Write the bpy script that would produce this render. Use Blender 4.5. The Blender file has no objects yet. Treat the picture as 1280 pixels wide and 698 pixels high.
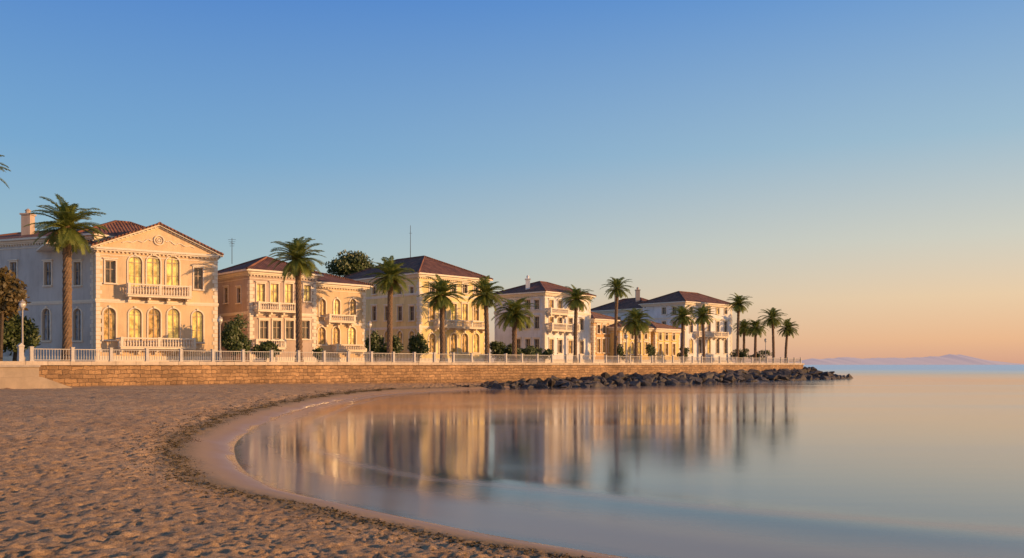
import bpy, bmesh, math, random
import numpy as np
from mathutils import Vector
random.seed(11)
F=1100.0; H=2.5; HY=456.0; DECK=2.7
R=math.radians
scene=bpy.context.scene
col=scene.collection
scene.view_settings.view_transform='Standard'
scene.view_settings.look='None'
scene.view_settings.exposure=0

# ------------------------------------------------------------------ materials
def mat(name):
    m=bpy.data.materials.new(name); m.use_nodes=True
    nt=m.node_tree; p=nt.nodes['Principled BSDF']
    return m,nt,p
def N(nt,t,**k):
    n=nt.nodes.new(t)
    for a,b in k.items():
        if a in ('operation','blend_type','data_type','attribute_name','attribute_type','noise_dimensions','distribution','feature'): setattr(n,a,b)
        else: n.inputs[a].default_value=b
    return n
def L(nt,a,b): nt.links.new(a,b)
def c4(c,k=1.0): return (min(1,c[0]*k),min(1,c[1]*k),min(1,c[2]*k),1)
def ramp(nt,src,stops):
    r=nt.nodes.new('ShaderNodeValToRGB'); e=r.color_ramp.elements
    e[0].position=stops[0][0]; e[0].color=stops[0][1]
    e[1].position=stops[-1][0]; e[1].color=stops[-1][1]
    for p,c in stops[1:-1]:
        x=e.new(p); x.color=c
    L(nt,src,r.inputs[0]); return r
def maprange(nt,src,a,b,c=0.0,d=1.0,smooth=False):
    n=nt.nodes.new('ShaderNodeMapRange'); L(nt,src,n.inputs[0])
    if smooth: n.interpolation_type='SMOOTHSTEP'
    n.inputs[1].default_value=a; n.inputs[2].default_value=b; n.inputs[3].default_value=c; n.inputs[4].default_value=d
    return n
def simple(name,c,rough=.8,sc=1.5,amt=.15,bsc=12,bump=.2,bd=.02,spec=.3):
    m,nt,p=mat(name)
    tc=nt.nodes.new('ShaderNodeTexCoord')
    n=N(nt,'ShaderNodeTexNoise',Scale=sc,Detail=6.0,Roughness=.65); L(nt,tc.outputs['Object'],n.inputs['Vector'])
    r=ramp(nt,n.outputs['Fac'],[(.28,c4(c,1-amt)),(.72,c4(c,1+amt))]); L(nt,r.outputs[0],p.inputs['Base Color'])
    p.inputs['Roughness'].default_value=rough; p.inputs['Specular IOR Level'].default_value=spec
    n2=N(nt,'ShaderNodeTexNoise',Scale=bsc,Detail=5.0); L(nt,tc.outputs['Object'],n2.inputs['Vector'])
    b=N(nt,'ShaderNodeBump',Strength=bump,Distance=bd); L(nt,n2.outputs['Fac'],b.inputs['Height']); L(nt,b.outputs[0],p.inputs['Normal'])
    return m
def plaster(name,c):
    m,nt,p=mat(name)
    tc=nt.nodes.new('ShaderNodeTexCoord')
    mp=nt.nodes.new('ShaderNodeMapping'); mp.inputs['Scale'].default_value=(1,1,.18); L(nt,tc.outputs['Object'],mp.inputs['Vector'])
    n=N(nt,'ShaderNodeTexNoise',Scale=1.6,Detail=8.0,Roughness=.7); L(nt,mp.outputs[0],n.inputs['Vector'])
    r=ramp(nt,n.outputs['Fac'],[(.25,c4(c,.74)),(.5,c4(c,.97)),(.8,c4(c,1.08))])
    n3=N(nt,'ShaderNodeTexNoise',Scale=.5,Detail=4.0); L(nt,tc.outputs['Object'],n3.inputs['Vector'])
    r3=ramp(nt,n3.outputs['Fac'],[(.3,(.84,.82,.8,1)),(.6,(1,1,1,1))])
    mx=N(nt,'ShaderNodeMixRGB',blend_type='MULTIPLY',Fac=1.0); L(nt,r.outputs[0],mx.inputs[1]); L(nt,r3.outputs[0],mx.inputs[2])
    L(nt,mx.outputs[0],p.inputs['Base Color'])
    p.inputs['Roughness'].default_value=.9; p.inputs['Specular IOR Level'].default_value=.2
    n2=N(nt,'ShaderNodeTexNoise',Scale=9.0,Detail=6.0); L(nt,tc.outputs['Object'],n2.inputs['Vector'])
    b=N(nt,'ShaderNodeBump',Strength=.35,Distance=.03); L(nt,n2.outputs['Fac'],b.inputs['Height']); L(nt,b.outputs[0],p.inputs['Normal'])
    return m
def stone_mat(name,c1,c2,mortar,bw,rh):
    m,nt,p=mat(name)
    uv=nt.nodes.new('ShaderNodeUVMap')
    n0=N(nt,'ShaderNodeTexNoise',Scale=1.7,Detail=4.0); L(nt,uv.outputs[0],n0.inputs['Vector'])
    ad=nt.nodes.new('ShaderNodeMixRGB'); ad.blend_type='LINEAR_LIGHT'; ad.inputs[0].default_value=.17
    L(nt,uv.outputs[0],ad.inputs[1]); L(nt,n0.outputs['Color'],ad.inputs[2])
    br=nt.nodes.new('ShaderNodeTexBrick'); L(nt,ad.outputs[0],br.inputs['Vector'])
    br.offset=.5; br.squash=.55; br.squash_frequency=3; br.offset_frequency=2
    br.inputs['Color1'].default_value=c4(c1); br.inputs['Color2'].default_value=c4(c2); br.inputs['Mortar'].default_value=c4(mortar)
    br.inputs['Scale'].default_value=1; br.inputs['Mortar Size'].default_value=.022; br.inputs['Mortar Smooth'].default_value=.5
    br.inputs['Brick Width'].default_value=bw; br.inputs['Row Height'].default_value=rh
    n=N(nt,'ShaderNodeTexNoise',Scale=2.8,Detail=8.0,Roughness=.78); L(nt,uv.outputs[0],n.inputs['Vector'])
    r=ramp(nt,n.outputs['Fac'],[(.3,(.58,.55,.52,1)),(.7,(1.2,1.14,1.08,1))])
    n5=N(nt,'ShaderNodeTexNoise',Scale=.25,Detail=5.0); L(nt,uv.outputs[0],n5.inputs['Vector'])
    r5=ramp(nt,n5.outputs['Fac'],[(.35,(.74,.72,.7,1)),(.65,(1.1,1.1,1.1,1))])
    mx=N(nt,'ShaderNodeMixRGB',blend_type='MULTIPLY',Fac=1.0); L(nt,br.outputs['Color'],mx.inputs[1]); L(nt,r.outputs[0],mx.inputs[2])
    mx5=N(nt,'ShaderNodeMixRGB',blend_type='MULTIPLY',Fac=1.0); L(nt,mx.outputs[0],mx5.inputs[1]); L(nt,r5.outputs[0],mx5.inputs[2])
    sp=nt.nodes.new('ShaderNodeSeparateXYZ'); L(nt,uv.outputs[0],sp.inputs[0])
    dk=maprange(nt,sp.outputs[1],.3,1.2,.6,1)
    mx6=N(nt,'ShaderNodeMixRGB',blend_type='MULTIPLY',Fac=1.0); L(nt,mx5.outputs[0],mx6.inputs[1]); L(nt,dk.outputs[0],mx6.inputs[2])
    L(nt,mx6.outputs[0],p.inputs['Base Color']); p.inputs['Roughness'].default_value=.9
    inv=N(nt,'ShaderNodeMath',operation='SUBTRACT'); inv.inputs[0].default_value=1; L(nt,br.outputs['Fac'],inv.inputs[1])
    a2=N(nt,'ShaderNodeMath',operation='ADD'); L(nt,inv.outputs[0],a2.inputs[0])
    mul=N(nt,'ShaderNodeMath',operation='MULTIPLY'); L(nt,n.outputs['Fac'],mul.inputs[0]); mul.inputs[1].default_value=2.4; L(nt,mul.outputs[0],a2.inputs[1])
    b=N(nt,'ShaderNodeBump',Strength=.9,Distance=.08); L(nt,a2.outputs[0],b.inputs['Height']); L(nt,b.outputs[0],p.inputs['Normal'])
    return m
def tile_mat(name,ca,cb,cc):
    m,nt,p=mat(name)
    uv=nt.nodes.new('ShaderNodeUVMap'); sp=nt.nodes.new('ShaderNodeSeparateXYZ'); L(nt,uv.outputs[0],sp.inputs[0])
    du=N(nt,'ShaderNodeMath',operation='DIVIDE'); L(nt,sp.outputs[0],du.inputs[0]); du.inputs[1].default_value=.3
    dv=N(nt,'ShaderNodeMath',operation='DIVIDE'); L(nt,sp.outputs[1],dv.inputs[0]); dv.inputs[1].default_value=.42
    fu=N(nt,'ShaderNodeMath',operation='FLOOR'); L(nt,du.outputs[0],fu.inputs[0])
    fv=N(nt,'ShaderNodeMath',operation='FLOOR'); L(nt,dv.outputs[0],fv.inputs[0])
    cb_=nt.nodes.new('ShaderNodeCombineXYZ'); L(nt,fu.outputs[0],cb_.inputs[0]); L(nt,fv.outputs[0],cb_.inputs[1])
    wn=nt.nodes.new('ShaderNodeTexWhiteNoise'); L(nt,cb_.outputs[0],wn.inputs['Vector'])
    r=ramp(nt,wn.outputs['Value'],[(0,c4(ca)),(.5,c4(cb)),(1,c4(cc))])
    n=N(nt,'ShaderNodeTexNoise',Scale=.7,Detail=6.0); L(nt,uv.outputs[0],n.inputs['Vector'])
    r2=ramp(nt,n.outputs['Fac'],[(.3,(.6,.6,.62,1)),(.7,(1.1,1.1,1.1,1))])
    mx=N(nt,'ShaderNodeMixRGB',blend_type='MULTIPLY',Fac=1.0); L(nt,r.outputs[0],mx.inputs[1]); L(nt,r2.outputs[0],mx.inputs[2])
    L(nt,mx.outputs[0],p.inputs['Base Color']); p.inputs['Roughness'].default_value=.85
    m2=N(nt,'ShaderNodeMath',operation='MULTIPLY'); L(nt,du.outputs[0],m2.inputs[0]); m2.inputs[1].default_value=2*math.pi
    sn=N(nt,'ShaderNodeMath',operation='SINE'); L(nt,m2.outputs[0],sn.inputs[0])
    fr=N(nt,'ShaderNodeMath',operation='FRACT'); L(nt,dv.outputs[0],fr.inputs[0])
    ad=N(nt,'ShaderNodeMath',operation='SUBTRACT'); L(nt,sn.outputs[0],ad.inputs[0]); L(nt,fr.outputs[0],ad.inputs[1])
    b=N(nt,'ShaderNodeBump',Strength=.8,Distance=.05); L(nt,ad.outputs[0],b.inputs['Height']); L(nt,b.outputs[0],p.inputs['Normal'])
    return m
def leaf_mat(name,ca,cb,trans=.25,sc=2.3):
    m,nt,p=mat(name)
    tc=nt.nodes.new('ShaderNodeTexCoord')
    n=N(nt,'ShaderNodeTexNoise',Scale=sc,Detail=4.0); L(nt,tc.outputs['Object'],n.inputs['Vector'])
    r=ramp(nt,n.outputs['Fac'],[(.3,c4(ca)),(.7,c4(cb))]); L(nt,r.outputs[0],p.inputs['Base Color'])
    p.inputs['Roughness'].default_value=.45; p.inputs['Specular IOR Level'].default_value=.4
    t=nt.nodes.new('ShaderNodeBsdfTranslucent'); L(nt,r.outputs[0],t.inputs[0])
    mx=nt.nodes.new('ShaderNodeMixShader'); mx.inputs[0].default_value=trans
    L(nt,p.outputs[0],mx.inputs[1]); L(nt,t.outputs[0],mx.inputs[2]); L(nt,mx.outputs[0],nt.nodes['Material Output'].inputs[0])
    return m
def pane_mat(name,c,em,rough=.15,lo=.3,sc=1.3):
    m,nt,p=mat(name)
    tc=nt.nodes.new('ShaderNodeTexCoord')
    mp=nt.nodes.new('ShaderNodeMapping'); mp.inputs['Scale'].default_value=(1.6,1.6,1.0); L(nt,tc.outputs['Object'],mp.inputs['Vector'])
    n=N(nt,'ShaderNodeTexNoise',Scale=sc,Detail=4.0); L(nt,mp.outputs[0],n.inputs['Vector'])
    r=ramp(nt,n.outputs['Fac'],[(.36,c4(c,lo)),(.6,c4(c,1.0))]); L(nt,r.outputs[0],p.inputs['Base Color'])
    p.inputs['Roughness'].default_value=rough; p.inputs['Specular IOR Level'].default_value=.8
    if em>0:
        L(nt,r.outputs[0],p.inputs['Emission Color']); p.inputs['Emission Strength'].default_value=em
    return m
M=dict(
 cream=plaster('cream_plaster',(.78,.56,.34)), greycream=plaster('grey_cream_plaster',(.60,.55,.50)), ochre=plaster('ochre_plaster',(.72,.52,.31)),
 tan=plaster('pinkish_beige_plaster',(.56,.42,.33)), yellow=plaster('pale_yellow_plaster',(.86,.66,.31)),
 gold=plaster('gold_plaster',(.80,.56,.22)),
 white=plaster('white_plaster',(.80,.77,.76)), orange=plaster('orange_plaster',(.66,.40,.18)),
 trim=simple('pale_trim',(.80,.68,.53),.8,2,.1,15,.15),
 rail=simple('white_painted_rail',(.50,.45,.41),.7,2,.12,20,.15),
 coping=simple('coping_stone',(.52,.42,.33),.85,1.2,.25,8,.5),
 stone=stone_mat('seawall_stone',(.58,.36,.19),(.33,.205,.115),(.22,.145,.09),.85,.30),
 concrete=simple('warm_concrete',(.48,.36,.25),.85,.8,.2,6,.4),
 tile=tile_mat('terracotta_tile',(.21,.075,.04),(.29,.12,.065),(.14,.055,.038)),
 tile_o=tile_mat('orange_tile',(.34,.15,.08),(.42,.21,.11),(.25,.11,.07)),
 paving=simple('promenade_paving',(.40,.34,.28),.9,1,.15,8,.3),
 bark=simple('palm_bark',(.20,.125,.075),.95,5,.4,14,1.0,.06),
 bark2=simple('tree_bark',(.09,.065,.045),.95,5,.4,14,1.0,.05),
 frond=leaf_mat('palm_frond',(.12,.165,.035),(.34,.35,.08),.45,3.5),
 dead=leaf_mat('dead_frond',(.20,.125,.05),(.36,.23,.09),.15),
 leaf=leaf_mat('shrub_leaf',(.045,.07,.02),(.12,.14,.04)),
 leaf2=leaf_mat('olive_leaf',(.08,.065,.024),(.18,.12,.045)),
 metal=simple('dark_iron',(.06,.06,.06),.6,3,.2), post=simple('pale_lamp_post',(.40,.35,.32),.6,3,.15),
 sash=simple('window_sash_wood',(.46,.34,.23),.7,3,.2),
 glass=pane_mat('lamp_glass',(.75,.68,.58),0),
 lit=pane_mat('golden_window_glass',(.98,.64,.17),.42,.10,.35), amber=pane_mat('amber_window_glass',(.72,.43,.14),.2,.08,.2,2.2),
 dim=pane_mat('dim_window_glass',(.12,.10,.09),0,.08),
 pale=pane_mat('curtained_window_glass',(.34,.38,.44),0,.12),
 shutter=simple('shutter_wood',(.28,.19,.12),.8,4,.2))
M['rock']=simple('wet_dark_rock',(.088,.070,.060),.7,1.3,.6,4,1.0,.12)

# ------------------------------------------------------------------ helpers
def tag(o,label=None,cat=None,group=None,kind=None):
    if label:o['label']=label
    if cat:o['category']=cat
    if group:o['group']=group
    if kind:o['kind']=kind
    return o
def empty(name,loc,label=None,cat=None,group=None):
    o=bpy.data.objects.new(name,None); o.empty_display_size=.2; col.objects.link(o); o.location=loc
    return tag(o,label,cat,group)
class Face:
    def __init__(s,P,Q):
        s.P=Vector(P[:2]); s.Q=Vector(Q[:2]); d=s.Q-s.P; s.L=d.length; s.d=d/s.L; s.n=Vector((s.d.y,-s.d.x)); s.ops=[]
    def u(s,px):
        r=(px-640)/F; return (r*s.P.y-s.P.x)/(s.d.x-r*s.d.y)
    def z(s,px,py):
        D=s.P.y+s.u(px)*s.d.y; return H+(HY-py)*D/F
    def xy(s,u,d=0): return s.P+s.d*u+s.n*d
class MB:
    def __init__(s,face=None): s.v=[];s.f=[];s.uv=[];s.face=face
    def pt(s,a,b,c,uv=None):
        if s.face:
            q=s.face.xy(a,b); s.v.append((q.x,q.y,c)); s.uv.append(uv or (a+b,c))
        else:
            s.v.append((a,b,c)); s.uv.append(uv or (a+b,c))
        return len(s.v)-1
    def poly(s,pts,uvs=None):
        s.f.append([s.pt(*p,uv=(uvs[i] if uvs else None)) for i,p in enumerate(pts)])
    def box(s,a0,a1,b0,b1,c0,c1):
        i=len(s.v)
        for c in (c0,c1):
            for a,b in ((a0,b0),(a1,b0),(a1,b1),(a0,b1)): s.pt(a,b,c)
        for f in ((0,1,2,3),(4,5,6,7),(0,1,5,4),(1,2,6,5),(2,3,7,6),(3,0,4,7)): s.f.append([i+k for k in f])
    def prism(s,poly,b0,b1):      # polygon in (a,c), extruded in b
        n=len(poly); i=len(s.v)
        for b in (b0,b1):
            for a,c in poly: s.pt(a,b,c)
        s.f.append([i+k for k in range(n)]); s.f.append([i+n+k for k in range(n)])
        for k in range(n): s.f.append([i+k,i+(k+1)%n,i+n+(k+1)%n,i+n+k])
    def tube(s,p0,p1,r0,r1,n=6,cap=True):
        p0=Vector(p0);p1=Vector(p1); w=(p1-p0).normalized()
        a=w.orthogonal().normalized(); b=w.cross(a); i=len(s.v)
        for p,r in ((p0,r0),(p1,r1)):
            for k in range(n):
                t=2*math.pi*k/n; q=p+a*(r*math.cos(t))+b*(r*math.sin(t)); s.pt(*q)
        for k in range(n): s.f.append([i+k,i+(k+1)%n,i+n+(k+1)%n,i+n+k])
        if cap: s.f.append([i+k for k in range(n)]); s.f.append([i+n+k for k in range(n)])
    def lathe(s,cx,cy,prof,n=8):
        i=len(s.v)
        for z,r in prof:
            for k in range(n):
                t=2*math.pi*k/n; s.pt(cx+r*math.cos(t),cy+r*math.sin(t),z)
        for j in range(len(prof)-1):
            for k in range(n): s.f.append([i+j*n+k,i+j*n+(k+1)%n,i+(j+1)*n+(k+1)%n,i+(j+1)*n+k])
        s.f.append([i+k for k in range(n)]); s.f.append([i+(len(prof)-1)*n+k for k in range(n)])
    def arc(s,uc,zc,r0,r1,d0,d1,n=10):
        for k in range(n):
            a=math.pi*k/n; b=math.pi*(k+1)/n
            s.prism([(uc+r0*math.cos(a),zc+r0*math.sin(a)),(uc+r1*math.cos(a),zc+r1*math.sin(a)),(uc+r1*math.cos(b),zc+r1*math.sin(b)),(uc+r0*math.cos(b),zc+r0*math.sin(b))],d0,d1)
    def build(s,name,m,root=None,parent=None,smooth=False,recalc=True):
        off=root.location if root else Vector((0,0,0))
        me=bpy.data.meshes.new(name)
        me.from_pydata([(x-off.x,y-off.y,z-off.z) for x,y,z in s.v],[],s.f)
        uvl=me.uv_layers.new(name='UVMap')
        li=np.empty(len(me.loops),dtype=np.int32); me.loops.foreach_get('vertex_index',li)
        uvl.data.foreach_set('uv',np.array(s.uv,dtype=np.float32)[li].ravel())
        if recalc:
            bm=bmesh.new(); bm.from_mesh(me); bmesh.ops.recalc_face_normals(bm,faces=bm.faces); bm.to_mesh(me); bm.free()
        if smooth: me.polygons.foreach_set('use_smooth',[True]*len(me.polygons))
        me.materials.append(m)
        o=bpy.data.objects.new(name,me); col.objects.link(o)
        if parent or root: o.parent=parent or root
        return o

# ------------------------------------------------------------------ layout of the bay
WA=Vector((-38.5,55.72)); WB=Vector((53.0,160.0))
WALL=Face(WA,WB)                     # seawall line, left to right
def on_line(px,off):                 # point on the line parallel to the wall, off metres inland
    f=Face(WALL.xy(0,-off),WALL.xy(WALL.L,-off)); q=f.xy(f.u(px)); return q
def zat(py,D): return H+(HY-py)*D/F
wl=lambda px,d:tuple(WALL.xy(WALL.u(px),d)); we=lambda e,d:tuple(WALL.xy(WALL.L+e,d))
ctrl=[(160,-16),(60,-4),(20,4.0),(9,7.4),(5.4,8.9),(3.5,9.9),(2.1,10.9),(1.1,11.7),(-.05,12.65),(-1.35,13.95),(-2.8,15.5),(-4.5,17.4),(-5.9,19.8),(-7.6,24.1),(-9.24,29.9),(-10.9,39.9),(-12,53.9),(-11.6,68),(-10.0,77),(-7,83),(-4.5,87.5),wl(625,3),wl(660,1.8),wl(750,1.3),wl(850,1.3),we(-25,1.3),we(-8,1.2),we(3,.2),we(3,-8),we(2,-20),we(-20,-40),(0,230)]
def catmull(P,n=8):
    P=[Vector(p) for p in P]; out=[]
    for i in range(len(P)-1):
        p0=P[max(i-1,0)];p1=P[i];p2=P[i+1];p3=P[min(i+2,len(P)-1)]
        for k in range(n):
            t=k/n
            out.append(.5*((2*p1)+(p2-p0)*t+(2*p0-5*p1+4*p2-p3)*t*t+(3*p1-p0-3*p2+p3)*t**3))
    out.append(P[-1]); return out
SH=catmull(ctrl,6)
SHn=np.array([(p.x,p.y) for p in SH])
def shore(X,Y):
    d2=np.full(X.shape,1e12)
    for i in range(len(SHn)-1):
        a=SHn[i];b=SHn[i+1];ab=b-a
        t=np.clip(((X-a[0])*ab[0]+(Y-a[1])*ab[1])/(ab@ab),0,1)
        d2=np.minimum(d2,(X-a[0]-t*ab[0])**2+(Y-a[1]-t*ab[1])**2)
    poly=np.vstack([SHn,[(-400,230),(-400,-200),(160,-200)]])
    ins=np.zeros(X.shape,bool)
    for i in range(len(poly)):
        x1,y1=poly[i];x2,y2=poly[(i+1)%len(poly)]
        if y1==y2: continue
        c=((y1>Y)!=(y2>Y))&(X<(x2-x1)*(Y-y1)/(y2-y1)+x1); ins^=c
    return np.sqrt(d2)*np.where(ins,1,-1)
def vnoise(X,Y,sc,seed):
    x=X/sc;y=Y/sc;xi=np.floor(x).astype(np.int64);yi=np.floor(y).astype(np.int64);fx=x-xi;fy=y-yi
    fx=fx**3*(fx*(fx*6-15)+10);fy=fy**3*(fy*(fy*6-15)+10)
    def h(a,b):
        n=(a*374761393+b*668265263+seed*144665)&0x7fffffff
        n=((n^(n>>13))*1274126177)&0x7fffffff
        return ((n^(n>>16))&0xffff)/65535.0
    return (h(xi,yi)*(1-fx)+h(xi+1,yi)*fx)*(1-fy)+(h(xi,yi+1)*(1-fx)+h(xi+1,yi+1)*fx)*fy
def rot(X,Y,a): return X*math.cos(a)-Y*math.sin(a),X*math.sin(a)+Y*math.cos(a)
def sm(a,b,x):
    t=np.clip((x-a)/(b-a),0,1); return t*t*(3-2*t)
def sheet(name,xs,ys,Z,m,attr=None,smooth=True):
    nx,ny=len(xs),len(ys); X,Y=np.meshgrid(xs,ys)
    co=np.stack([X,Y,Z],-1).reshape(-1,3).astype(np.float32)
    me=bpy.data.meshes.new(name); me.vertices.add(nx*ny); me.vertices.foreach_set('co',co.ravel())
    i=np.arange(nx*ny).reshape(ny,nx)
    q=np.stack([i[:-1,:-1],i[:-1,1:],i[1:,1:],i[1:,:-1]],-1).reshape(-1,4)
    nf=len(q); me.loops.add(nf*4); me.polygons.add(nf)
    me.loops.foreach_set('vertex_index',q.ravel().astype(np.int32))
    me.polygons.foreach_set('loop_start',np.arange(0,nf*4,4,dtype=np.int32))
    me.polygons.foreach_set('loop_total',np.full(nf,4,dtype=np.int32))
    me.update(calc_edges=True)
    if smooth: me.polygons.foreach_set('use_smooth',[True]*nf)
    if attr is not None:
        a=me.attributes.new('shore','FLOAT','POINT'); a.data.foreach_set('value',attr.ravel().astype(np.float32))
    me.materials.append(m); o=bpy.data.objects.new(name,me); col.objects.link(o); return o
def steps(a,b,f):
    o=[a]
    while o[-1]<b: o.append(o[-1]+f(o[-1]))
    return np.array(o)
def base_height(s):
    return np.where(s>0,.95*(1-np.exp(-np.maximum(s,0)/4.2)),np.maximum(s*.05,-3))
# ---- sand
xs=np.concatenate([-steps(0,95,lambda v:.04 if v<9 else .04+.010*(v-9))[::-1][:-1],steps(0,75,lambda v:.06 if v<3 else .06+.03*(v-3))])
ys=np.concatenate([np.arange(-12,5.5,.5),steps(5.5,190,lambda v:max(.04,.0068*v-.012))])
X,Y=np.meshgrid(xs,ys); S=shore(X,Y)
wet=sm(.95,1.7,S+(vnoise(X,Y,1.7,5)-.5)*.8)
Z=base_height(S)+.05*(vnoise(X,Y,6,1)-.5)*sm(0,3,S)
Xa,Ya=rot(X,Y,.6); Xb,Yb=rot(X,Y,1.9); Xc,Yc=rot(X,Y,2.7)
n1_=vnoise(Xa,Ya,.22,2); n2_=vnoise(Xb,Yb,.12,3); n3_=vnoise(Xc,Yc,.45,12); n4_=vnoise(Xa,Ya,.8,13)
fm=sm(10,26,Y)
rough_=(np.abs(n1_-.5)*2)*(.028+.022*fm)+(np.abs(n2_-.5)*2)*.026+(vnoise(Xa,Ya,.07,4)-.5)*.018+(vnoise(Xb,Yb,1.1,8)-.5)*.018-.03
rough_+=fm*(np.abs(n3_-.5)*.08+np.abs(n4_-.5)*.05-.035)
Z+=rough_*wet
rg=np.random.default_rng(3)
def stamp(x,y,r,dep,ang):
    i0,i1=np.searchsorted(xs,[x-3*r,x+3*r]); j0,j1=np.searchsorted(ys,[y-3*r,y+3*r])
    if i1<=i0 or j1<=j0: return
    dx=X[j0:j1,i0:i1]-x; dy=Y[j0:j1,i0:i1]-y
    a=dx*math.cos(ang)+dy*math.sin(ang); b=-dx*math.sin(ang)+dy*math.cos(ang)
    q=(a/(r*1.4))**2+(b/(r*.75))**2
    Z[j0:j1,i0:i1]+=(-dep*np.exp(-q**1.5*1.2)+dep*.5*np.exp(-(np.sqrt(q)-1.3)**2*9))*wet[j0:j1,i0:i1]
for k in range(20000):
    y=4.5+55*rg.random()**1.5; x=-(y*.75+2)+rg.random()*(y*.75+4)
    sc_=1+max(0,y-12)*.028
    stamp(x,y,(.042+.035*rg.random())*sc_,(.010+.02*rg.random())*sc_,rg.random()*3.14)
# material
m,nt,p=mat('beach_sand')
at=N(nt,'ShaderNodeAttribute',attribute_name='shore')
tc=nt.nodes.new('ShaderNodeTexCoord')
n1=N(nt,'ShaderNodeTexNoise',Scale=.35,Detail=6.0); L(nt,tc.outputs['Object'],n1.inputs['Vector'])
n2=N(nt,'ShaderNodeTexNoise',Scale=60.0,Detail=4.0,Roughness=.7); L(nt,tc.outputs['Object'],n2.inputs['Vector'])
n3=N(nt,'ShaderNodeTexNoise',Scale=13.0,Detail=7.0,Roughness=.72); L(nt,tc.outputs['Object'],n3.inputs['Vector'])
n7=N(nt,'ShaderNodeTexNoise',Scale=3.6,Detail=7.0,Roughness=.78); L(nt,tc.outputs['Object'],n7.inputs['Vector'])
r1=ramp(nt,n1.outputs['Fac'],[(.3,(.54,.325,.165,1)),(.7,(.68,.435,.235,1))])
r2=ramp(nt,n2.outputs['Fac'],[(.3,(.66,.63,.6,1)),(.6,(1.05,1.05,1.05,1))])
dry=N(nt,'ShaderNodeMixRGB',blend_type='MULTIPLY',Fac=.9); L(nt,r1.outputs[0],dry.inputs[1]); L(nt,r2.outputs[0],dry.inputs[2])
r6=ramp(nt,n3.outputs['Fac'],[(.35,(.64,.6,.57,1)),(.6,(1.05,1.05,1.05,1))])
dry2=N(nt,'ShaderNodeMixRGB',blend_type='MULTIPLY',Fac=.8); L(nt,dry.outputs[0],dry2.inputs[1]); L(nt,r6.outputs[0],dry2.inputs[2])
r8=ramp(nt,n7.outputs['Fac'],[(.38,(.72,.68,.64,1)),(.58,(1.05,1.05,1.05,1))])
dry3=N(nt,'ShaderNodeMixRGB',blend_type='MULTIPLY',Fac=.7); L(nt,dry2.outputs[0],dry3.inputs[1]); L(nt,r8.outputs[0],dry3.inputs[2])
sa=N(nt,'ShaderNodeMath',operation='MULTIPLY_ADD'); L(nt,n1.outputs['Fac'],sa.inputs[0]); sa.inputs[1].default_value=1.0; L(nt,at.outputs['Fac'],sa.inputs[2])
mr=maprange(nt,sa.outputs[0],1.1,2.0)
mc=N(nt,'ShaderNodeMixRGB',blend_type='MIX'); L(nt,mr.outputs[0],mc.inputs[0]); mc.inputs[1].default_value=(.44,.265,.145,1); L(nt,dry3.outputs[0],mc.inputs[2])
st1=N(nt,'ShaderNodeMath',operation='SUBTRACT'); L(nt,sa.outputs[0],st1.inputs[0]); st1.inputs[1].default_value=2.0
st2=N(nt,'ShaderNodeMath',operation='ABSOLUTE'); L(nt,st1.outputs[0],st2.inputs[0])
st3=maprange(nt,st2.outputs[0],.1,.75,.6,0,True)
mc2=N(nt,'ShaderNodeMixRGB',blend_type='MIX'); L(nt,st3.outputs[0],mc2.inputs[0]); L(nt,mc.outputs[0],mc2.inputs[1]); mc2.inputs[2].default_value=(.15,.11,.05,1)
L(nt,mc2.outputs[0],p.inputs['Base Color'])
rr=maprange(nt,sa.outputs[0],.5,1.3,.16,.95)
L(nt,rr.outputs[0],p.inputs['Roughness']); p.inputs['Specular IOR Level'].default_value=.5
bs=N(nt,'ShaderNodeMath',operation='MULTIPLY'); L(nt,mr.outputs[0],bs.inputs[0]); bs.inputs[1].default_value=.9
b0=N(nt,'ShaderNodeBump',Distance=.05); L(nt,n7.outputs['Fac'],b0.inputs['Height']); L(nt,bs.outputs[0],b0.inputs['Strength'])
b1=N(nt,'ShaderNodeBump',Distance=.055); L(nt,n3.outputs['Fac'],b1.inputs['Height']); L(nt,bs.outputs[0],b1.inputs['Strength']); L(nt,b0.outputs[0],b1.inputs['Normal'])
b2=N(nt,'ShaderNodeBump',Distance=.006); L(nt,n2.outputs['Fac'],b2.inputs['Height']); L(nt,bs.outputs[0],b2.inputs['Strength']); L(nt,b1.outputs[0],b2.inputs['Normal'])
L(nt,b2.outputs[0],p.inputs['Normal'])
tag(sheet('beach_sand',xs,ys,Z,m,S),kind='structure')
# ---- water
wx=np.concatenate([-steps(0,60,lambda v:.14 if v<16 else .14+.05*(v-16))[::-1][:-1],steps(0,30000,lambda v:.16 if v<12 else .16+.045*(v-12))])
wy=np.concatenate([np.array([-2000,-400,-100,-30,-8,2.]),steps(5,40000,lambda v:max(.1,.011*v if v<200 else .08*v))])
wx=np.concatenate([np.array([-30000,-5000,-1000,-200.]),wx])
X2,Y2=np.meshgrid(wx,wy); S2=shore(X2,Y2)
sw=S2+(vnoise(X2,Y2,23,21)-.5)*1.0
near=np.exp(-np.maximum(-S2,0)/6.0)*sm(0,-.7,S2)*sm(26,15,Y2)
Z2=(.006*np.exp(-((sw+1.6)/.6)**2)+.018*np.exp(-((sw+4.2)/.9)**2))*np.clip(near*1.8,0,1)
m,nt,p=mat('sea_water'); nt.nodes.remove(p)
at=N(nt,'ShaderNodeAttribute',attribute_name='shore'); tc=nt.nodes.new('ShaderNodeTexCoord')
mp=nt.nodes.new('ShaderNodeMapping'); mp.inputs['Scale'].default_value=(.02,.11,1); L(nt,tc.outputs['Object'],mp.inputs['Vector'])
n=N(nt,'ShaderNodeTexNoise',Scale=1.0,Detail=5.0); L(nt,mp.outputs[0],n.inputs['Vector'])
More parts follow.
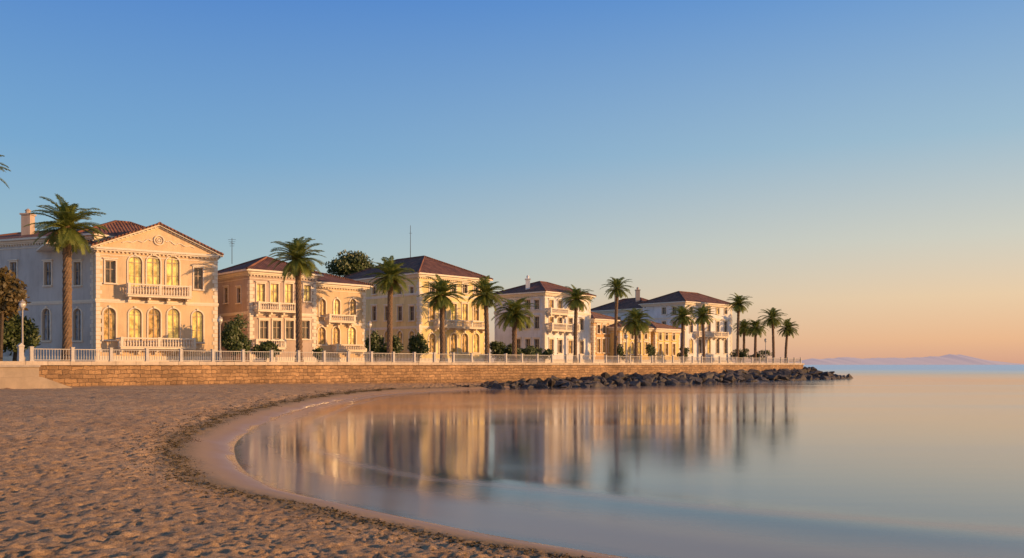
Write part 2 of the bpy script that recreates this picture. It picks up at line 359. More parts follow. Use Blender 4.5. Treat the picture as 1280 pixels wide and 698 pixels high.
mp2=nt.nodes.new('ShaderNodeMapping'); mp2.inputs['Scale'].default_value=(.35,1.3,1); L(nt,tc.outputs['Object'],mp2.inputs['Vector'])
nn=N(nt,'ShaderNodeTexNoise',Scale=1.0,Detail=2.0); L(nt,mp2.outputs[0],nn.inputs['Vector'])
ro=maprange(nt,n.outputs['Fac'],.35,.65,-.025,.04)
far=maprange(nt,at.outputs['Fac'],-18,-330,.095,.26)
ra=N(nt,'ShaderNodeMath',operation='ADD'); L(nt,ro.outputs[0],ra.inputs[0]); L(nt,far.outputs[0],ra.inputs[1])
b=N(nt,'ShaderNodeBump',Strength=.05,Distance=.03); L(nt,nn.outputs['Fac'],b.inputs['Height'])
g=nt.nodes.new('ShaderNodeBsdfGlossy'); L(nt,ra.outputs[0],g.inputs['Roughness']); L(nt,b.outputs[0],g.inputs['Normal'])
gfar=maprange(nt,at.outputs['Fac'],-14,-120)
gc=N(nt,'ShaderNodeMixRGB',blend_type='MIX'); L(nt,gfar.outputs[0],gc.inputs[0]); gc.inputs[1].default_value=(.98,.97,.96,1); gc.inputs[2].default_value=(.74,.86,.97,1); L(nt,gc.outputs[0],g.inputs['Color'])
deep=nt.nodes.new('ShaderNodeBsdfDiffuse'); deep.inputs['Color'].default_value=(.05,.09,.13,1)
tr=nt.nodes.new('ShaderNodeBsdfTransparent'); tr.inputs['Color'].default_value=(.92,.89,.84,1)
# distance from the shore, stretched where the near beach shelves gently
sx=nt.nodes.new('ShaderNodeSeparateXYZ'); L(nt,tc.outputs['Object'],sx.inputs[0])
shelf=maprange(nt,sx.outputs[1],11,30,.42,1,True)
sd_=N(nt,'ShaderNodeMath',operation='MULTIPLY'); L(nt,at.outputs['Fac'],sd_.inputs[0]); L(nt,shelf.outputs[0],sd_.inputs[1])
ms=maprange(nt,sd_.outputs[0],-3.2,-.2)
body=nt.nodes.new('ShaderNodeMixShader'); L(nt,ms.outputs[0],body.inputs[0]); L(nt,deep.outputs[0],body.inputs[1]); L(nt,tr.outputs[0],body.inputs[2])
fr=nt.nodes.new('ShaderNodeFresnel'); fr.inputs[0].default_value=1.9; L(nt,b.outputs[0],fr.inputs['Normal'])
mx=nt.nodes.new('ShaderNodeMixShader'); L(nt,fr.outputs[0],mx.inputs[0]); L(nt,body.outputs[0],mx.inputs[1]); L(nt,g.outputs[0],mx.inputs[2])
# sandy wash carried by the last swells
mp3=nt.nodes.new('ShaderNodeMapping'); mp3.inputs['Scale'].default_value=(.4,.4,1); L(nt,tc.outputs['Object'],mp3.inputs['Vector'])
n4=N(nt,'ShaderNodeTexNoise',Scale=1.0,Detail=5.0,Roughness=.6); L(nt,mp3.outputs[0],n4.inputs['Vector'])
sa=N(nt,'ShaderNodeMath',operation='MULTIPLY_ADD'); L(nt,n4.outputs['Fac'],sa.inputs[0]); sa.inputs[1].default_value=.9; L(nt,sd_.outputs[0],sa.inputs[2])
w1=maprange(nt,sa.outputs[0],-1.5,-.1,0,.42,True)
w2=maprange(nt,sa.outputs[0],.2,.5,1,.45,True)
wm=N(nt,'ShaderNodeMath',operation='MULTIPLY'); L(nt,w1.outputs[0],wm.inputs[0]); L(nt,w2.outputs[0],wm.inputs[1])
ab=N(nt,'ShaderNodeMath',operation='ADD'); L(nt,sa.outputs[0],ab.inputs[0]); ab.inputs[1].default_value=1.75
ab2=N(nt,'ShaderNodeMath',operation='ABSOLUTE'); L(nt,ab.outputs[0],ab2.inputs[0])
w3=maprange(nt,ab2.outputs[0],.03,.4,.26,0,True)
wmm=N(nt,'ShaderNodeMath',operation='MAXIMUM'); L(nt,wm.outputs[0],wmm.inputs[0]); L(nt,w3.outputs[0],wmm.inputs[1])
wash=nt.nodes.new('ShaderNodeBsdfDiffuse'); wash.inputs['Color'].default_value=(.78,.58,.43,1)
mxx=nt.nodes.new('ShaderNodeMixShader'); L(nt,wmm.outputs[0],mxx.inputs[0]); L(nt,mx.outputs[0],mxx.inputs[1]); L(nt,wash.outputs[0],mxx.inputs[2])
L(nt,mxx.outputs[0],nt.nodes['Material Output'].inputs[0])
tag(sheet('sea_water',wx,wy,Z2,m,S2),kind='structure')
# ---- promenade deck
mb=MB()
back=-WALL.n
c=[WA-WALL.d*60,WB,WB+back*22,Vector((20,190)),Vector((-160,190)),Vector((-160,20))]
mb.poly([(q.x,q.y,DECK) for q in c]); tag(mb.build('promenade',M['paving']),kind='structure')
# ---- distant hills
m,nt,p=mat('painted_haze_hills'); p.inputs['Base Color'].default_value=(.16,.13,.14,1); p.inputs['Roughness'].default_value=1
p.inputs['Emission Color'].default_value=(.50,.36,.36,1); p.inputs['Emission Strength'].default_value=.76  # aerial haze painted in as a mauve emission over the hills' own colour
def hills(name,prof,D):
    mb=MB(); n=150; rnd=random.Random(2)
    pxs=np.linspace(prof[0][0],prof[-1][0],n); hs=np.interp(pxs,[a for a,_ in prof],[b for _,b in prof])
    rows=[(-900,0),(-450,.55),(0,1.0),(600,.5),(1100,0)]; acc=0
    for k,px in enumerate(pxs):
        acc=acc*.75+rnd.uniform(-1,1)*.4
        z=max(0,(454.8-hs[k]+acc))*D/F
        for dy,f in rows: mb.pt((px-640)/F*D,D+dy,max(z,1)*f-(2 if f==0 else 0))
    for k in range(n-1):
        for j in range(4):
            a=k*5+j; mb.f.append([a,a+5,a+6,a+1])
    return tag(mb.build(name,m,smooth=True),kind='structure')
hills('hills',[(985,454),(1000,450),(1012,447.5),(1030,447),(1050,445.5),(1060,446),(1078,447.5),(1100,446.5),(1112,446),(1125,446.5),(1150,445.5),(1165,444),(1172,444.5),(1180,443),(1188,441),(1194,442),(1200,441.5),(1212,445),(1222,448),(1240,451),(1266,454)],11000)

# ------------------------------------------------------------------ seawall, railing, ramp
r0=empty('seawall',(WA.x,WA.y,0),'long straight stone seawall rising from the beach under the white promenade railing','seawall')
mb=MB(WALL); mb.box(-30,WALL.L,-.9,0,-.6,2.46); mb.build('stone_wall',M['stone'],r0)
mb=MB(WALL)
u=-30.0
while u<WALL.L:
    w=min(random.uniform(1.4,2.0),WALL.L+.08-u); mb.box(u,u+w-.025,-1.0,.16+random.uniform(-.012,.012),2.463,2.74+random.uniform(-.01,.01)); u+=w
mb.build('coping',M['coping'],r0)
f=Face(WALL.xy(WALL.L,0),WALL.xy(WALL.L,-22)); mb=MB(f); mb.box(.9,22,-.9,0,-.6,2.46); mb.build('end_wall',M['stone'],r0)
rr0=empty('railing',(WALL.xy(WALL.u(42)).x,WALL.xy(WALL.u(42)).y,DECK),'white balustrade railing running along the top of the stone seawall','railing')
RF=Face(WALL.xy(WALL.u(42),-.4),WALL.xy(WALL.L-.3,-.4)); n=int(RF.L/2.75); w=RF.L/n
z0=2.74
def panel_mb(a):
    mb=MB(RF); mb.box(a+.11,a+w-.11,-.05,.05,z0+.06,z0+.11); mb.box(a+.11,a+w-.11,-.05,.05,z0+.84,z0+.89)
    k=13
    for j in range(k):
        u=a+.24+(w-.48)*j/(k-1); mb.lathe(u,0,[(z0+.11,.022),(z0+.3,.036),(z0+.5,.020),(z0+.84,.022)],5)
    return mb
for k in range(n+1):
    mb=MB(RF); a=k*w
    mb.box(a-.11,a+.11,-.11,.11,z0-.02,z0+.98); mb.box(a-.14,a+.14,-.14,.14,z0+.983,z0+1.03); mb.box(a-.135,a+.135,-.135,.135,z0-.03,z0+.1)
    mb.build('post',M['rail'],rr0)
    if k<n: panel_mb(a).build('balustrade_panel',M['rail'],rr0)
g0=RF.xy(-.7); pr=empty('gate_pillar',(g0.x,g0.y,DECK),'short slim pillar with a pointed cap where the promenade railing begins on the left','pillar')
mb=MB(RF); mb.box(-.85,-.55,-.15,.15,DECK,DECK+1.05); mb.build('shaft',M['rail'],pr)
mb=MB(RF); mb.box(-.9,-.5,-.2,.2,DECK+1.052,DECK+1.14); mb.prism([(-.88,DECK+1.142),(-.52,DECK+1.142),(-.7,DECK+1.3)],-.18,.18); mb.build('cap',M['rail'],pr)
RP=Face((-46.5,48.3),(-27.6,58.6))
q=RP.xy(RP.L*.7); ro=empty('beach_ramp',(q.x,q.y,.8),'pale concrete ramp with sloping end on the sand at the left of the seawall','ramp')
mb=MB(RP); e=RP.u(52); e2=RP.u(90)
mb.prism([(0,.5),(e2,.5),(e2,.98),(e,1.7),(0,1.7)],-1.2,0); mb.build('lower_wall',M['concrete'],ro)
mb=MB(RP); mb.box(-2,RP.u(49),-2.2,-.3,1.703,2.34); mb.build('upper_wall',M['concrete'],ro)
mb=MB(RP); mb.box(-2,RP.u(50.5),-2.3,-.2,2.343,2.48); mb.build('coping',M['coping'],ro)

# ------------------------------------------------------------------ houses
class House:
    def __init__(s,name,label,px,D,cat='house'):
        s.root=empty(name,((px-640)/F*D,D,DECK),label,cat); s.r=s.root
    def block(s,pl,Dl,pr_,Dr,depth,py_eave,wall,cornice=True,quoins=True,ov=.55,belt=None):
        P=Vector(((pl-640)/F*Dl,Dl));Q=Vector(((pr_-640)/F*Dr,Dr)); f=Face(P,Q); b=-f.n
        B=dict(F=f,Lf=Face(P+b*depth,P),Rt=Face(Q,Q+b*depth),Bk=Face(Q+b*depth,P+b*depth),z1=H+(HY-py_eave)*Dl/F,wall=wall,depth=depth,W=f.L,ov=ov)
        B['cor']=[P,Q,Q+b*depth,P+b*depth]; B['cornice']=cornice; B['quoins']=quoins; B['belt']=belt
        return B
    def win(s,B,fk,px,pt,pb,w,arch=False,pane='lit',shut=False,sur=True):
        f=B[fk]; u=f.u(px); z0=max(f.z(px,pb),DECK+.12); z1=min(f.z(px,pt),B['z1']-.45)
        s.win_m(B,fk,u,z0,z1,w,arch,pane,shut,sur)
    def win_m(s,B,fk,u,z0,z1,w,arch=False,pane='lit',shut=False,sur=True):
        f=B[fk]
        if u-w/2<.25 or u+w/2>f.L-.25: u=min(max(u,w/2+.3),f.L-w/2-.3)
        if z1-z0<.4: return
        f.ops.append((u-w/2,u+w/2,z0,z1,arch)); r=w/2; zs=z1-r if arch else z1
        mb=MB(f); t=.11 if w>.6 else .08
        mb.box(u-r-t,u-r-.004,-.02,.07,z0,zs); mb.box(u+r+.004,u+r+t,-.02,.07,z0,zs)
        if arch:
            mb.arc(u,zs,r+.004,r+t,-.02,.07); mb.box(u-.09,u+.09,-.02,.12,z1+.005,z1+t+.1)
        else: mb.box(u-r-t,u+r+t,-.02,.07,z1+.004,z1+t+.03); mb.box(u-r-t-.08,u+r+t+.08,-.02,.16,z1+t+.033,z1+t+.13)
        wo=mb.build('window',M['trim'],s.r)
        mb=MB(f)
        mb.box(u-r,u-r+.07,-.18,-.12,z0,zs); mb.box(u+r-.07,u+r,-.18,-.12,z0,zs)
        mb.box(u-.035,u+.035,-.18,-.12,z0+.07,z1-(.02 if arch else .07)); mb.box(u-r+.07,u+r-.07,-.185,-.125,z0,z0+.07)
        zz=zs-.03 if arch else z0+(z1-z0)*.62
        mb.box(u-r+.07,u+r-.07,-.175,-.115,zz-.03,zz+.03)
        if arch:
            mb.arc(u,zs,r-.07,r-.002,-.18,-.12,8)
            z2=z0+(zs-z0)*.45; mb.box(u-r+.07,u+r-.07,-.172,-.118,z2-.02,z2+.02)
        else: mb.box(u-r+.07,u+r-.07,-.185,-.125,z1-.07,z1)
        mb.build('sash',M['sash'],s.r,wo)
        mb=MB(f)
        if arch:
            pts=[(u-r,-.2,z0),(u+r,-.2,z0)]+[(u+r*math.cos(math.pi*k/10),-.2,zs+r*math.sin(math.pi*k/10)) for k in range(11)]
        else: pts=[(u-r,-.2,z0),(u+r,-.2,z0),(u+r,-.2,z1),(u-r,-.2,z1)]
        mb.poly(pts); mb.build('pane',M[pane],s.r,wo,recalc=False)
        mb=MB(f); mb.box(u-r-.14,u+r+.14,-.05,.17,z0-.12,z0-.004); mb.build('sill',M['trim'],s.r,wo)
    def rows(s,B,fk,us,zr,w,pane='lit',arch=False,shut=False):
        for z0,z1 in zr:
            for u in us: s.win_m(B,fk,u,z0,z1,w,arch,pane if isinstance(pane,str) else random.choice(pane),shut)
    def balcony(s,B,fk,px0,px1,pt,pb,proj=.95):
        f=B[fk]; a=f.u(px0); b=f.u(px1); a=max(a,.1)
        zt=f.z((px0+px1)/2,pt); zb=f.z((px0+px1)/2,pb); s.balcony_m(f,a,b,zb,zt,proj)
    def balcony_m(s,f,a,b,zb,zt,proj=.95):
        zb=max(zb,DECK+.01)
        mb=MB(f); mb.box(a,b,.003,proj,zb,zb+.17); mb.box(a-.07,b+.07,.004,proj+.08,zb+.173,zb+.24)
        k=max(2,int((b-a)/1.5))
        if zb>DECK+.6:
            for j in range(k+1):
                u=a+.25+(b-a-.5)*j/k; mb.prism([(u-.1,zb-.45),(u+.1,zb-.45),(u+.1,zb-.003),(u-.1,zb-.003)],.004,.3); mb.box(u-.09,u+.09,.3,.7,zb-.22,zb-.003)
        o=mb.build('balcony',M['trim'],s.r)
        mb=MB(f); z=zb+.243
        mb.box(a,b,proj-.12,proj+.04,zt-.12,zt); mb.box(a,a+.14,.004,proj-.12,zt-.12,zt); mb.box(b-.14,b,.004,proj-.12,zt-.12,zt)
        npier=max(1,int((b-a)/2.2))
        for j in range(npier+1):
            u=a+.12+(b-a-.24)*j/npier; mb.box(u-.11,u+.11,proj-.15,proj+.06,z,zt+.05)
        nb=int((b-a)/.24)
        for j in range(nb+1):
            u=a+.1+(b-a-.2)*j/nb; mb.lathe(u,proj-.04,[(z,.05),(z+(zt-z)*.35,.08),(z+(zt-z)*.65,.035),(zt-.12,.05)],6)
        for u in (a+.07,b-.07):
            for j in range(3): mb.lathe(u,.15+j*.22,[(z,.05),(z+(zt-z)*.35,.08),(z+(zt-z)*.65,.035),(zt-.12,.05)],6)
        mb.build('balustrade',M['trim'],s.r,o)
    def finish(s,Bs):
        mb=MB()
        for B in Bs:
            for fk in ('F','Lf','Rt','Bk'):
                f=B[fk]; m2=MB(f); z0=DECK-.3; z1=B['z1']
                us=sorted({0,f.L}|{x for o in f.ops for x in o[:2]}); zs=sorted({z0,z1}|{x for o in f.ops for x in o[2:4]})
                for i in range(len(us)-1):
                    for j in range(len(zs)-1):
                        a,b,c_,d=us[i],us[i+1],zs[j],zs[j+1]
                        if b-a<1e-5 or d-c_<1e-5: continue
                        uc,zc=(a+b)/2,(c_+d)/2
                        if any(o[0]<uc<o[1] and o[2]<zc<o[3] for o in f.ops): continue
                        m2.poly([(a,0,c_),(b,0,c_),(b,0,d),(a,0,d)])
                for a,b,c_,d,arch in f.ops:
                    r=(b-a)/2; zs_=d-r if arch else d; k=-.24
                    m2.poly([(a,0,c_),(b,0,c_),(b,k,c_),(a,k,c_)]); m2.poly([(a,0,c_),(a,0,zs_),(a,k,zs_),(a,k,c_)]); m2.poly([(b,0,c_),(b,0,zs_),(b,k,zs_),(b,k,c_)])
                    if not arch: m2.poly([(a,0,d),(b,0,d),(b,k,d),(a,k,d)])
                    else:
                        A=[((a+b)/2-r*math.cos(math.pi*t/10),zs_+r*math.sin(math.pi*t/10)) for t in range(11)]
                        for t in range(10):
                            p_,q_=A[t],A[t+1]; m2.poly([(p_[0],0,p_[1]),(q_[0],0,q_[1]),(q_[0],0,d),(p_[0],0,d)]); m2.poly([(p_[0],0,p_[1]),(q_[0],0,q_[1]),(q_[0],k,q_[1]),(p_[0],k,p_[1])])
                n0=len(mb.v); mb.v+=m2.v; mb.uv+=m2.uv; mb.f+=[[i+n0 for i in q] for q in m2.f]
            if B is Bs[-1] or B['wall']!=Bs[Bs.index(B)+1]['wall']:
                mb.build('wall',M[B['wall']],s.r); mb=MB()
        for B in Bs:
            z1=B['z1']; cm=MB(B['F'])
            for fk in ('F','Lf','Rt'):
                f=B[fk]; m2=MB(f)
                if B['cornice']:
                    e=0 if fk=='F' else -.003
                    m2.box(-.06,f.L+.06,.003,.05,z1-.72,z1-.66)
                    m2.box(-.2,f.L+.2,.004,.2+e,z1-.34,z1-.22); m2.box(-.32,f.L+.32,.004,.32+e,z1-.217,z1-.03)
                    k=int(f.L/.34)
                    for j in range(k+1):
                        u=.1+(f.L-.2)*j/k; m2.box(u-.055,u+.055,.004,.13,z1-.47,z1-.343)
                if B['belt']:
                    for zb in B['belt']:
                        m2.box(-.07,f.L+.07,.003,.09+(0 if fk=='F' else -.004),zb,zb+.18); m2.box(-.04,f.L+.04,.003,.05,zb-.12,zb-.003)
                m2.box(-.08,f.L+.08,.003,.08+(0 if fk=='F' else -.004),DECK,DECK+.55)
                if B['quoins'] and fk!='Rt':
                    z=DECK+.56; j=0
                    while z<z1-.85:
                        ww=.48 if j%2 else .32
                        m2.box(f.L-ww,f.L+.004,.003,.04,z,z+.32)
                        if fk=='F': m2.box(-.004,ww,.003,.04,z,z+.32)
                        z+=.36; j+=1
                n0=len(cm.v); cm.v+=m2.v; cm.uv+=m2.uv; cm.f+=[[i+n0 for i in q] for q in m2.f]
            cm.build('cornice',M['trim'],s.r)
    def hip(s,B,py_peak,m='tile',ov=.6):
        f=B['F']; W=f.L; Dp=B['depth']; z=B['z1']; b=-f.n
        D0=B['cor'][0].y+(Dp*.5)*b.y*.6+W*.3*f.d.y
        h=max(.6,H+(HY-py_peak)*D0/F-z)
        a0,a1,d0,d1=-ov,W+ov,-ov,Dp+ov
        if W>=Dp: k=(Dp+2*ov)/2; R0=(a0+k,(d0+d1)/2);R1=(a1-k,(d0+d1)/2)
        else: k=(W+2*ov)/2; R0=((a0+a1)/2,d0+k);R1=((a0+a1)/2,d1-k)
        if (R0[0]-R1[0])**2+(R0[1]-R1[1])**2<1e-4: R1=(R1[0]+.02,R1[1]+.02)
        zt=z+.16; pk=zt+h; sl=math.hypot(k,h)
        c=[(a0,d0),(a1,d0),(a1,d1),(a0,d1)]
        mb=MB(f)
        def fc(pts,along):
            uv=[]
            for (x,y,zz) in pts:
                uv.append((x if along=='u' else y,(zz-zt)/h*sl))
            mb.poly([(x,-y,zz) for x,y,zz in pts],uv)
        v=lambda i,zz=zt:(c[i][0],c[i][1],zz)
        r0_=(R0[0],R0[1],pk); r1_=(R1[0],R1[1],pk)
        if W>=Dp:
            fc([v(0),v(1),r1_,r0_],'u'); fc([v(2),v(3),r0_,r1_],'u'); fc([v(1),v(2),r1_],'v'); fc([v(3),v(0),r0_],'v')
            hips=[(v(0),r0_),(v(1),r1_),(v(2),r1_),(v(3),r0_),(r0_,r1_)]
        else:
            fc([v(0),v(1),r0_],'u'); fc([v(1),v(2),r1_,r0_],'v'); fc([v(2),v(3),r1_],'u'); fc([v(3),v(0),r0_,r1_],'v')
            hips=[(v(0),r0_),(v(1),r0_),(v(2),r1_),(v(3),r1_),(r0_,r1_)]
        ro_=mb.build('roof',M[m],s.r)
        mb=MB(f); mb.box(a0+.01,a1-.01,-d1+.01,-d0-.01,z-.02,zt-.004); mb.build('eave_board',M['trim'],s.r,ro_)
        mb=MB(f)
        for p_,q_ in hips: mb.tube((p_[0],-p_[1],p_[2]),(q_[0],-q_[1],q_[2]),.13,.13,6)
        mb.build('ridge_cap',M[m],s.r,ro_)
        B['pk']=pk
        return ro_,f,h
    def chimney(s,ro_,x,y,z0,z1,w=.7,m='white'):
        mb=MB(); mb.box(x-w/2,x+w/2,y-w/2,y+w/2,z0,z1-.35); mb.box(x-w/2-.1,x+w/2+.1,y-w/2-.1,y+w/2+.1,z1-.347,z1-.2)
        mb.lathe(x,y,[(z1-.197,w*.3),(z1,w*.26),(z1+.12,w*.34),(z1+.3,.05)],8)
        mb.build('chimney',M[m],s.r,ro_)
LA=['lit','amber']; LD=['lit','amber','dim']
# --- house 1 : villa with pediment
h=House('pediment_villa','large cream villa with sculpted pediment, triple arched windows and two balustraded balconies',120,76.5,'villa')
B=h.block(120,76.5,272,82.5,13,308,'cream',belt=None); f=B['F']
zb=f.z(196,379); B['belt']=[zb]
h.win(B,'F',138,326,354,.85,pane='dim')
for px in (169,192,216): h.win(B,'F',px,320,359,1.15,True)
h.win(B,'F',248,335,362,.8,pane='dim')
h.win(B,'F',137,385,425,1.0,True,'amber')
for px in (169,193,217): h.win(B,'F',px,386,426,1.05,True,'lit' if px!=193 else 'amber')
h.win(B,'F',247,389,428,1.0,True)
h.balcony(B,'F',157,236,357,373)
h.balcony(B,'F',147,240,423,437,1.3)
W2=h.block(-70,84.5,118,77.6,9,308,'greycream',quoins=True); W2['belt']=[zb]
for px in (-20,17,60,97): h.win(W2,'F',px,328,357,.85,pane='pale')
for px in (-20,17,58,97): h.win(W2,'F',px,386,426,1.0,True,pane='pale')
h.finish([B,W2])
z=B['z1']; W=f.L; hp=f.z(200,283)-z
mb=MB(f); mb.prism([(-.05,z-.02),(W+.05,z-.02),(W/2,z+hp)],-.35,-.05); mb.build('pediment',M['cream'],h.r)
mb=MB(f)
def rake(mb,a0,z0,a1,z1,t,d0,d1): mb.prism([(a0,z0),(a1,z1),(a1,z1+t),(a0,z0+t)],d0,d1)
ov=.45
rake(mb,-ov,z-ov*hp/(W/2)+.0,W/2,z+hp,.2,-.04,.3); rake(mb,W/2,z+hp,W+ov,z-ov*hp/(W/2),.2,-.04,.3)
rake(mb,.3,z+.02,W/2,z+hp-.14,.08,-.048,.08); rake(mb,W/2,z+hp-.14,W-.3,z+.02,.08,-.048,.08)
for j in range(1,30):
    u=W*j/30; zz=z+hp*(1-abs(u-W/2)/(W/2)); mb.box(u-.05,u+.05,-.045,.13,zz-.12,zz-.02)
mb.build('pediment_moulding',M['trim'],h.r)
mb=MB(f); uc=W/2; zc=z+hp*.42
for k in range(20):
    a=2*math.pi*k/20; b_=2*math.pi*(k+1)/20
    for ra,rb,dd in ((.38,.46,.06),(.18,.24,.05)):
        mb.prism([(uc+ra*math.cos(a),zc+ra*math.sin(a)),(uc+rb*math.cos(a),zc+rb*math.sin(a)),(uc+rb*math.cos(b_),zc+rb*math.sin(b_)),(uc+ra*math.cos(b_),zc+ra*math.sin(b_))],-.048,dd)
mb.tube((uc,-.05,zc),(uc,.06,zc),.15,.1,10)
for sg in (-1,1):       # scrolling garland on each side
    px_=uc+sg*.55;pz=zc-.05
    for j in range(16):
        qx=px_+sg*.16;qz=zc-.08+.14*math.sin(j*1.1)*(1-j/20)-.022*j
        mb.tube((px_,-.02,pz),(qx,-.02,qz),.06,.05,5); px_,pz=qx,qz
mb.build('medallion',M['trim'],h.r)
mb=MB(f); slo=math.hypot(W/2+ov,hp); dd=7
ze=z+.21-ov*hp/(W/2); zp=z+hp+.21
mb.poly([(-ov,.36,ze),(W/2,.36,zp),(W/2,-dd,zp),(-ov,-dd,ze)],[(0,0),(0,slo),(dd,slo),(dd,0)])
mb.poly([(W+ov,.36,ze),(W/2,.36,zp),(W/2,-dd,zp),(W+ov,-dd,ze)],[(0,0),(0,slo),(dd,slo),(dd,0)])
mb.poly([(-ov,-dd,ze),(W/2,-dd,zp),(W+ov,-dd,ze)])
ro_=mb.build('roof',M['tile'],h.r)
mb=MB(f); mb.tube((W/2,.38,zp),(W/2,-dd,zp),.14,.14,6); mb.tube((-ov,.38,ze),(W/2,.38,zp),.09,.09,6); mb.tube((W+ov,.38,ze),(W/2,.38,zp),.09,.09,6); mb.build('ridge_cap',M['tile'],h.r,ro_)
bb=-f.n; P0=B['cor'][0]-f.d*3.2+bb*1.2; Q0=B['cor'][1]+bb*1.2
HB=dict(F=Face(P0,Q0),depth=12.4,z1=z+.03,cor=[P0,Q0])
h.hip(HB,272)
ro2,_,_=h.hip(W2,290)
h.chimney(ro2,(35-640)/F*84,84,zat(300,84)-1,zat(265,84),.85,'tan')

# --- house 2
h=House('beige_house','pinkish beige two part house with carved balconies and rooftop aerial, right of the pediment villa',312,86)
A=h.block(312,86,395,91,8,339,'tan'); Bb=h.block(391,92.2,457,97,11,354,'ochre')
fa=A['F']; A['belt']=[fa.z(350,393)]
for px in (326,343,361): h.win(A,'F',px,355,379,.85,pane=random.choice(['lit','dim']))
for px in (330,346,362,382): h.win(A,'F',px,401,424,.9,False,pane='dim')
h.win(A,'F',384,357,377,.8,pane='lit')
h.balcony(A,'F',317,369,379,391); h.balcony(A,'F',314,352,425,437)
for px in (283,299): h.win(A,'Lf',px,360,379,.8,pane='dim'); h.win(A,'Lf',px,404,424,.8,pane='dim')
Bb['belt']=[Bb['F'].z(420,405)]
for px in (403,421,441): h.win(Bb,'F',px,374,395,.8,True,pane=random.choice(LA))
for px in (402,420,440): h.win(Bb,'F',px,409,431,.95,True,pane=random.choice(LA))
h.balcony(Bb,'F',405,438,394,404); h.balcony(Bb,'F',414,452,431,440)
h.finish([A,Bb])
ra,_,_=h.hip(A,321); h.hip(Bb,343)
ax,ay=(290-640)/F*92,92; zt=zat(298,92); zb_=zat(330,92)
mb=MB(); mb.tube((ax,ay,zb_),(ax,ay,zt),.035,.03,5)
for k in range(4): mb.tube((ax-.4+.05*k,ay,zt-.15-.22*k),(ax+.4-.05*k,ay,zt-.15-.22*k),.02,.02,4)
mb.tube((ax,ay-.5,zt-.5),(ax,ay+.5,zt-.5),.02,.02,4)
mb.build('aerial',M['metal'],h.r,ra)

# --- house 3
h=House('yellow_villa','tall pale yellow villa with red hipped roof, long balcony and thin mast on its roof',522,103,'villa')
A=h.block(524,103,608,111,16.5,343,'yellow'); f=A['F']; A['belt']=[f.z(565,371),f.z(565,411)]
for px in (540,553,567,581,595): h.win(A,'F',px,355,367,.8,pane='dim')
for px in (540,553,567,581,595): h.win(A,'F',px,380,401,.95,pane=random.choice(LD))
for px in (540,553,567,581,595): h.win(A,'F',px,417,441,1.05,True,pane=random.choice(LA))
h.balcony(A,'F',541,604,401,411)
for px in (468,500,515): h.win(A,'Lf',px,359,368,.7,pane='dim')
for px in (468,484,500,515): h.win(A,'Lf',px,383,401,.85,pane='dim')
for px in (468,484,500,515): h.win(A,'Lf',px,414,438,.95,True,pane='amber')
h.finish([A]); ra,_,_=h.hip(A,320)
q=A['cor'][0]+(-f.n)*8.2+f.d*5.5; zt=H+(HY-282)*q.y/F
mb=MB(); mb.tube((q.x,q.y,A['pk']-.5),(q.x,q.y,zt),.05,.03,5); mb.tube((q.x-.2,q.y,zt-1),(q.x+.2,q.y,zt-1),.02,.02,4); mb.build('mast',M['metal'],h.r,ra)

# --- house 4
h=House('white_house','white house with dark red hipped roof and small balconies in the middle of the row',683,118)
A=h.block(681,118,738,126,9,366,'white')
A['belt']=[A['F'].z(700,391)]
for r_ in ((375,387),(396,411),(424,441)):
    for px in (689,700,713,727): h.win(A,'F',px,r_[0]+(px-683)*.06,r_[1]+(px-683)*.04,.95,pane=random.choice(['amber','dim','dim']),shut=False)
    for px in (648,660,671): h.win(A,'Lf',px,r_[0],r_[1],.85,pane='dim')
h.balcony(A,'F',683,718,405,415); h.balcony(A,'F',683,706,386,394,.7)
h.finish([A]); ra,_,_=h.hip(A,352,m='tile')
q=A['cor'][0]+(-A['F'].n)*4.5; h.chimney(ra,q.x+1.2,q.y+.5,A['z1'],A['z1']+2.4,.6)

# --- small houses
h=House('orange_cottage','small orange house with tiled roof squeezed right of the white house',742,130)
A=h.block(742,130,769,134,8,400,'orange')
for px in (748,755,763): h.win(A,'F',px,406,417,.75,pane='dim'); h.win(A,'F',px,424,441,.85,pane='amber')
h.finish([A]); h.hip(A,391,m='tile_o')
h=House('low_yellow_house','low yellow house behind the short bushy palm, orange tiles on its roof',775,131.5)
A=h.block(775,131.5,813,137,8,410,'gold')
for px in (781,790,799,807): h.win(A,'F',px,415,424,.7,pane='dim'); h.win(A,'F',px,428,443,.85,px==790,pane='lit')
h.finish([A]); h.hip(A,401,m='tile_o')
h=House('gold_house','golden low house with orange roof in front of the long white mansion',819,137.5)
A=h.block(819,137.5,850,142.5,7,412,'gold')
for px in (825,833,842): h.win(A,'F',px,416,425,.75,pane='dim'); h.win(A,'F',px,430,444,.85,pane='amber')
h.finish([A]); h.hip(A,403,m='tile_o')
# --- house 5
h=House('white_mansion','long white mansion with red roof and chimneys at the far right end of the row',856,150,'mansion')
A=h.block(856,150,915,160,9,378,'white'); f=A['F']; A['belt']=[f.z(885,399)]
for r_ in ((384,393),(402,416),(424,442)):
    for px in (864,875,886,897,907): h.win(A,'F',px,r_[0],r_[1],1.0,r_[0]>420,pane=random.choice(['amber','lit','dim','dim']))
    for px in (830,843): h.win(A,'Lf',px,r_[0],r_[1],.9,pane='dim')
h.balcony(A,'F',868,905,415,422)
bk=-A['F'].n; P=A['cor'][3]+A['F'].d*.6
ff=Face(P,P+A['F'].d*9); C_=dict(F=ff,Lf=Face(P+bk*13,P),Rt=Face(ff.Q,ff.Q+bk*13),Bk=Face(ff.Q+bk*13,P+bk*13),z1=A['z1']-.7,wall='white',depth=13,W=9,ov=.5,cor=[P,ff.Q,ff.Q+bk*13,P+bk*13],cornice=True,quoins=True,belt=None)
